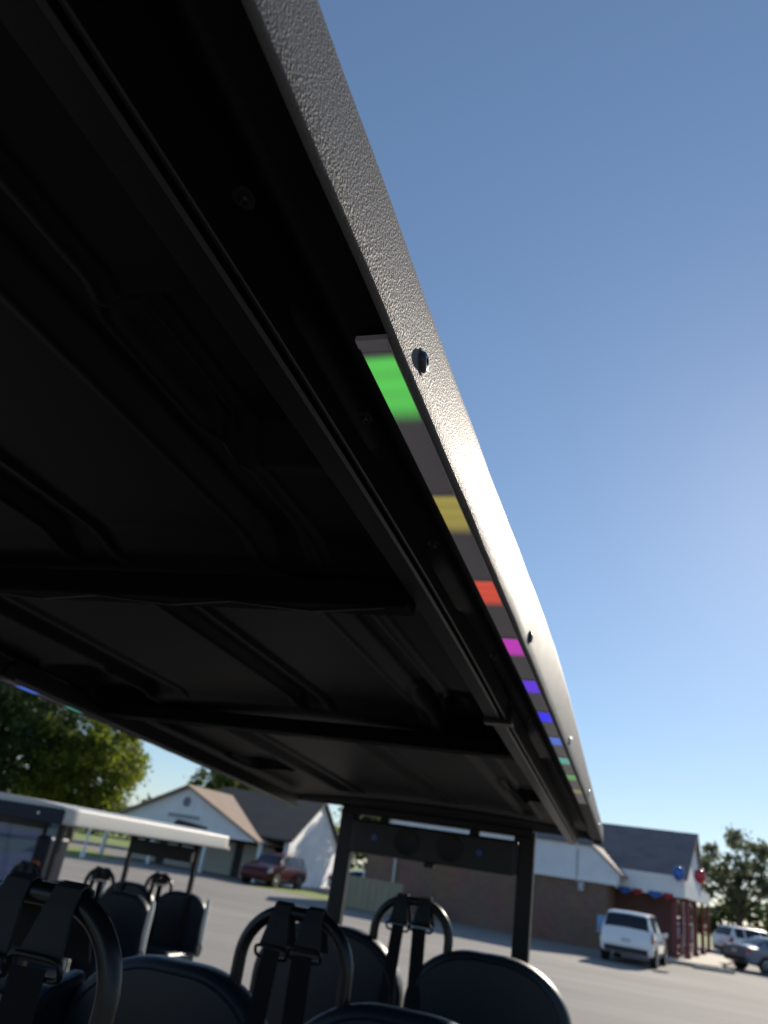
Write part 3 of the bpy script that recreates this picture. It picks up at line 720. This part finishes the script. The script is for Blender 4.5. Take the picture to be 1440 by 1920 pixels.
W2 = lambda ex, ny, z: (-1.68+ex*math.cos(BA)-ny*math.sin(BA), 38.33+ex*math.sin(BA)+ny*math.cos(BA), z)
# porch slab
PP = [(2.3, -.5), (3.5, .1), (4.45, 1.1), (4.45, 15), (2.51, 15), (2.51, 2.39), (2.3, 2.39)]
ps = MB().add([(x, y, .15) for x, y in PP]+[(x, y, 0) for x, y in PP], [tuple(range(7)), tuple(range(13, 6, -1))]+[(k, k+7, (k+1) % 7+7, (k+1) % 7) for k in range(7)]).build("porch_pavement", "concrete", None, bevel=.02)
ps.location = (-1.68, 38.33, 0); ps.rotation_euler = (0, 0, BA); tag(ps, kind="structure")
# wheel stop
ws = MB().bbox(-.9, .9, -.09, .09, .0, .13).build("wheel_stop", "concrete", None, bevel=.03)
ws.location = W2(4.3, -.1, 0); ws.rotation_euler = (0, 0, R(30)); tag(ws, "pale concrete wheel stop lying in front of the porch slab", "wheel stop")
# pale blue sign on the wall
sg = empty("wall_sign", W2(-.05, -.03, .7), BA); tag(sg, "pale blue board on the brick corner beside the white hatchback", "sign")
MB().bbox(-.22, .22, -.03, 0, 0, .62).build("board", "signblue", sg, bevel=.01); MB().bbox(-.25, .25, -.02, .01, -.03, .0).build("sill", "whitetrim", sg)
# balloons with strings
def balloon(loc, r, m, label):
    o = empty("balloon", loc); tag(o, label, "balloon", "balloons at the porch")
    prof = []
    for i in range(17):
        a = math.pi*i/16; prof.append((r*math.sin(a), -r*1.12*math.cos(a) if a > math.pi/2 else -r*1.28*math.cos(a)))
    MB().revolve(prof, (0, 0, 0), (0, 0, 1), 24).build("envelope", m, o, smooth=True)
    MB().revolve([(.03, -r*1.36), (.012, -r*1.28), (.001, -r*1.26)], (0, 0, 0), (0, 0, 1), 10).build("knot", m, o, smooth=True)
    MB().tube([(0, 0, -r*1.3), (.03, .01, -r*1.9), (-.02, 0, -r*2.6), (0, 0, -r*3.2)], .004, 5).build("string", "whitetrim", o)
balloon(W2(2.98, .62, 3.42), .25, "balloonb", "shiny blue balloon floating at the porch eave")
balloon(W2(3.80, .9, 3.44), .25, "balloonr", "shiny red balloon floating at the porch eave")
# bunting: swags along the eave
for i, (x0, x1, m) in enumerate(((.42, .98, "buntb"), (1.02, 1.42, "buntr"), (1.68, 2.24, "buntb"), (2.28, 2.70, "buntr"))):
    q = MB()
    for dy in (0, .006):
        q.grid(lambda u, v: (x0+(x1-x0)*u, .955+dy-.02*math.sin(u*math.pi*6), 2.58-(.10+.16*math.sin(u*math.pi))*v), 24, 4)
    o = q.build("bunting_swag", m, None, smooth=True); o.location = (-1.68, 38.33, 0); o.rotation_euler = (0, 0, BA)
    tag(o, ("blue bunting swag hanging at the brick wing's end of the white eave", "red bunting swag hanging between two blue swags on the white eave",
            "blue bunting swag hanging between two red swags on the white eave", "red bunting swag hanging at the porch corner of the white eave")[i], "bunting", "bunting swags along the eave")
# tan board enclosure
en = empty("board_enclosure", (-11.2, 35.3, 0), R(2)); tag(en, "tan painted board enclosure standing against the brick wall", "fence")
for i in range(9):
    q = MB().bbox(-1.25+i*.29, -1.25+i*.29+.275, -.02+.006*(i % 2), .02+.006*(i % 2), .04, 1.28+.02*random.random()).build("board", "tanwood", en, bevel=.006)
for i in range(5):
    MB().bbox(-1.27+.006*(i % 2), -1.23+.006*(i % 2), .03+i*.29, .03+i*.29+.275, .04, 1.28).build("board", "tanwood", en, bevel=.006)
for x in (-1.2, .05, 1.3): MB().bbox(x-.05, x+.05, .03, .13, 0, 1.25).build("post", "tanwood", en)
for z in (.3, 1.0): MB().bbox(-1.2, 1.33, .021+.01, .06, z, z+.09).build("rail", "tanwood", en)

# ------------------------------------------------------------------ white gabled house
hs = empty("gabled_house", (-26.2, 43.7, 0), R(-6)); tag(hs, "white gabled house with a tan roof and open porch", "house")
hw_ = 5.3
MB().add([(-hw_, 0, 2.15), (hw_, 0, 2.15), (0, 0, 4.45), (-hw_, .25, 2.15), (hw_, .25, 2.15), (0, .25, 4.45)], [(0, 1, 2), (5, 4, 3), (0, 3, 4, 1), (1, 4, 5, 2), (2, 5, 3, 0)]).build("gable", "siding", hs)
MB().add(*slab([(0, -.35, 4.62), (hw_+.4, -.35, 2.10), (hw_+.4, 5.0, 2.10), (0, 5.0, 4.62)], .14)).build("roof", "tanshingle", hs)
MB().add(*slab([(-hw_-.4, -.35, 2.10), (0, -.35, 4.621), (0, 5.0, 4.621), (-hw_-.4, 5.0, 2.10)], .14)).build("roof", "tanshingle", hs)
MB().bbox(-hw_+.2, hw_-.2, 2.4, 4.9, 0, 2.14).build("wall", "darkwall", hs)
MB().bbox(-hw_, hw_, -.06, -.005, 2.02, 2.20).build("beam", "whitetrim", hs)
for x in (-5.6, -1.9, 1.9, 5.6): MB().bbox(x-.09, x+.09, .05, .23, 0, 2.15).build("porch_post", "whitetrim", hs)
for x in (-4.2, -1.4, 1.5, 4.2):
    d = MB().bbox(x-1.05, x+1.05, 2.30, 2.42, .02, 1.85).build("garage_door", "doorw", hs)
    for k in range(4): MB().bbox(x-1.0, x+1.0, 2.27, 2.31, .06+k*.45, .06+k*.45+.41).build("panel", "doorw", d, bevel=.02)
MB().bbox(-1.25, 1.35, -.05, -.004, 2.62, 3.02).build("sign_board", "white", hs)
lb = MB()
for i in range(9):
    lb.bbox(-1.1+i*.26, -1.1+i*.26+.19, -.07, -.052, 2.72, 2.92)
lb.build("lettering", "sign", hs)
MB().revolve([(.28, 0), (.28, .04), (.22, .05), (.001, .03)], (0, -.004, 3.65), (0, -1, 0), 20).build("gable_vent", "sign", hs, smooth=True)

h2 = empty("gabled_annex", (-19.9, 49.3, 0), R(6)); tag(h2, "building with a charcoal roof and a sunlit white lap-sided gable end", "house")
def gable_x(x0, x1, ya, m_, nm):
    prof = [(ya, 0), (6.4, 0), (6.4, 2.5), (.75, 5.0), (ya, 2.5+(ya+4.9)*.4425)]; n = 5
    MB().add([(x0, y, z) for y, z in prof]+[(x1, y, z) for y, z in prof], [tuple(range(n)), tuple(range(2*n-1, n-1, -1))]+[(k, k+n, (k+1) % n+n, (k+1) % n) for k in range(n)]).build(nm, m_, h2)
gable_x(-.3, 0, -4.9, "siding", "gable_wall"); gable_x(-7, -.301, -.6, "darkwall", "wall")
MB().add(*slab([(.25, -5.3, 2.42), (.25, .75, 5.14), (-7.2, .75, 5.14), (-7.2, -5.3, 2.42)], .12)).build("roof", "blackshingle", h2)
MB().add(*slab([(.25, .75, 5.141), (.25, 6.8, 2.42), (-7.2, 6.8, 2.42), (-7.2, .75, 5.141)], .12)).build("roof", "blackshingle", h2)

# flag pole / sign post on the lawn by the house
sp = empty("sign_post", (-27.5, 37.0, 0)); tag(sp, "slim white post standing at the edge of the lawn", "post")
MB().tube([(0, 0, 0), (0, 0, 2.3)], .06, 10).build("pole", "whitetrim", sp); MB().bbox(-.10, .10, -.10, .10, 0, .35).build("base", "whitetrim", sp, bevel=.02)

# ------------------------------------------------------------------ trees
def tree(loc, h, rx, rz, zc, leaf, label, n_clump=150, per=90, leafsize=.17, seed=1, gap=.0):
    g = np.random.default_rng(seed); root = empty("broadleaf_tree", loc); tag(root, label, "tree", "trees around the lot")
    t = MB(); lean = g.uniform(-.3, .3, 2)
    path = [(lean[0]*k, lean[1]*k, h*.62*k) for k in np.linspace(0, 1, 8)]
    t.tube(path, [h*.030*(1-.75*k)+.03 for k in np.linspace(0, 1, 8)], 9)
    cents = []
    for i in range(n_clump):
        while True:
            p = g.uniform(-1, 1, 3)
            d = np.linalg.norm(p)
            if d < 1 and g.random() < (.15+.85*d**2): break
        bulge = 1+.22*math.sin(3*math.atan2(p[1], p[0])+seed)+.12*math.sin(5*p[2]+seed*2)
        cents.append((p[0]*rx*bulge, p[1]*rx*bulge, zc+p[2]*rz*(1.0 if p[2] > 0 else .85)))
    for c in cents[:26]:
        k = g.uniform(.35, .9); b = Vector((lean[0]*k, lean[1]*k, h*.62*k)); e = Vector(c); m_ = (b+e)/2+Vector((0, 0, -.25))
        t.tube([b, m_, e], [h*.011, h*.007, h*.003], 6)
    t.build("trunk", "bark", root, smooth=True)
    C = np.repeat(np.array(cents), per, 0); N = len(C)
    rad = np.repeat(g.uniform(.55, 1.15, n_clump)*rx*.24, per)
    off = g.normal(0, .5, (N, 3)); P = C+off*rad[:, None]*np.array([1, 1, .75])
    a = g.normal(size=(N, 3)); a /= np.linalg.norm(a, axis=1)[:, None]
    b = np.cross(a, g.normal(size=(N, 3))); b /= np.linalg.norm(b, axis=1)[:, None]
    s = (leafsize*g.uniform(.6, 1.4, N))[:, None]
    V = np.stack([P-a*s, P+b*s*.55, P+a*s, P-b*s*.55], 1).reshape(-1, 3)
    me = bpy.data.meshes.new("crown"); me.vertices.add(4*N); me.vertices.foreach_set("co", V.ravel())
    me.loops.add(4*N); me.loops.foreach_set("vertex_index", np.arange(4*N)); me.polygons.add(N)
    me.polygons.foreach_set("loop_start", np.arange(N)*4); me.polygons.foreach_set("loop_total", np.full(N, 4)); me.update(); me.validate()
    me.materials.append(M[leaf]); o = bpy.data.objects.new("crown", me); COL.objects.link(o); o.parent = root
    return root
tree((-57, 55, 0), 15, 5.6, 5.6, 8.6, "leafA", "tall dark broadleaf tree at the back of the lawn, farthest from the house", 210, 100, .20, 1)
tree((-48.5, 53, 0), 12.5, 5.0, 5.0, 7.0, "leafA", "dark broadleaf tree on the lawn between two taller crowns", 200, 100, .19, 2)
tree((-41.8, 54, 0), 10.5, 4.3, 4.1, 5.6, "leafB", "yellow green broadleaf tree next to the white gabled house", 190, 100, .18, 3)
tree((-40, 75, 0), 10, 4.2, 3.6, 5.6, "leafB", "yellow green tree standing behind the tan roof", 120, 90, .2, 4)
tree((-16.6, 60.5, 0), 9, 2.9, 2.6, 6.2, "leafB", "green tree standing between the annex and the brick building", 90, 80, .17, 11)
tree((-21, 69, 0), 9, 3.6, 3.2, 5.2, "leafB", "small green tree behind the charcoal roof", 110, 90, .19, 9)
tree((6.6, 70, 0), 8.8, 2.9, 3.1, 5.2, "leafC", "olive tree next to the porch gable, sky showing through", 62, 70, .17, 5)
tree((11.0, 72, 0), 8.6, 3.0, 3.2, 4.9, "leafC", "olive tree behind the parked white SUV", 66, 70, .17, 6)
tree((16.0, 74, 0), 9.2, 3.3, 3.3, 5.2, "leafC", "olive tree behind the blue grey sedan", 66, 70, .17, 7)
def treeline(name, x0, x1, y, hgt, n, seed, label):
    g = np.random.default_rng(seed); X = g.uniform(x0, x1, n); Y = y+g.normal(0, 3, n)
    top = hgt*(.75+.25*np.sin(X*.21+seed)+.12*np.sin(X*.63)); Z = top*np.sqrt(g.uniform(0, 1, n)); P = np.stack([X, Y, Z], 1)
    a = g.normal(size=(n, 3)); a /= np.linalg.norm(a, axis=1)[:, None]; b = np.cross(a, g.normal(size=(n, 3))); b /= np.linalg.norm(b, axis=1)[:, None]
    s = g.uniform(.3, .6, n)[:, None]; V = np.stack([P-a*s, P+b*s*.6, P+a*s, P-b*s*.6], 1).reshape(-1, 3)
    me = bpy.data.meshes.new(name); me.from_pydata(V.tolist(), [], np.arange(4*n).reshape(-1, 4).tolist()); me.materials.append(M["leafA"])
    o = bpy.data.objects.new(name, me); COL.objects.link(o); tag(o, label, "trees", kind="stuff")
treeline("far_woodland", -130, -12, 110, 6.0, 14000, 3, "far dark woodland beyond the lawn and houses")
treeline("far_woodland", 2, 90, 120, 4.2, 9000, 5, "far low woodland beyond the parked cars")
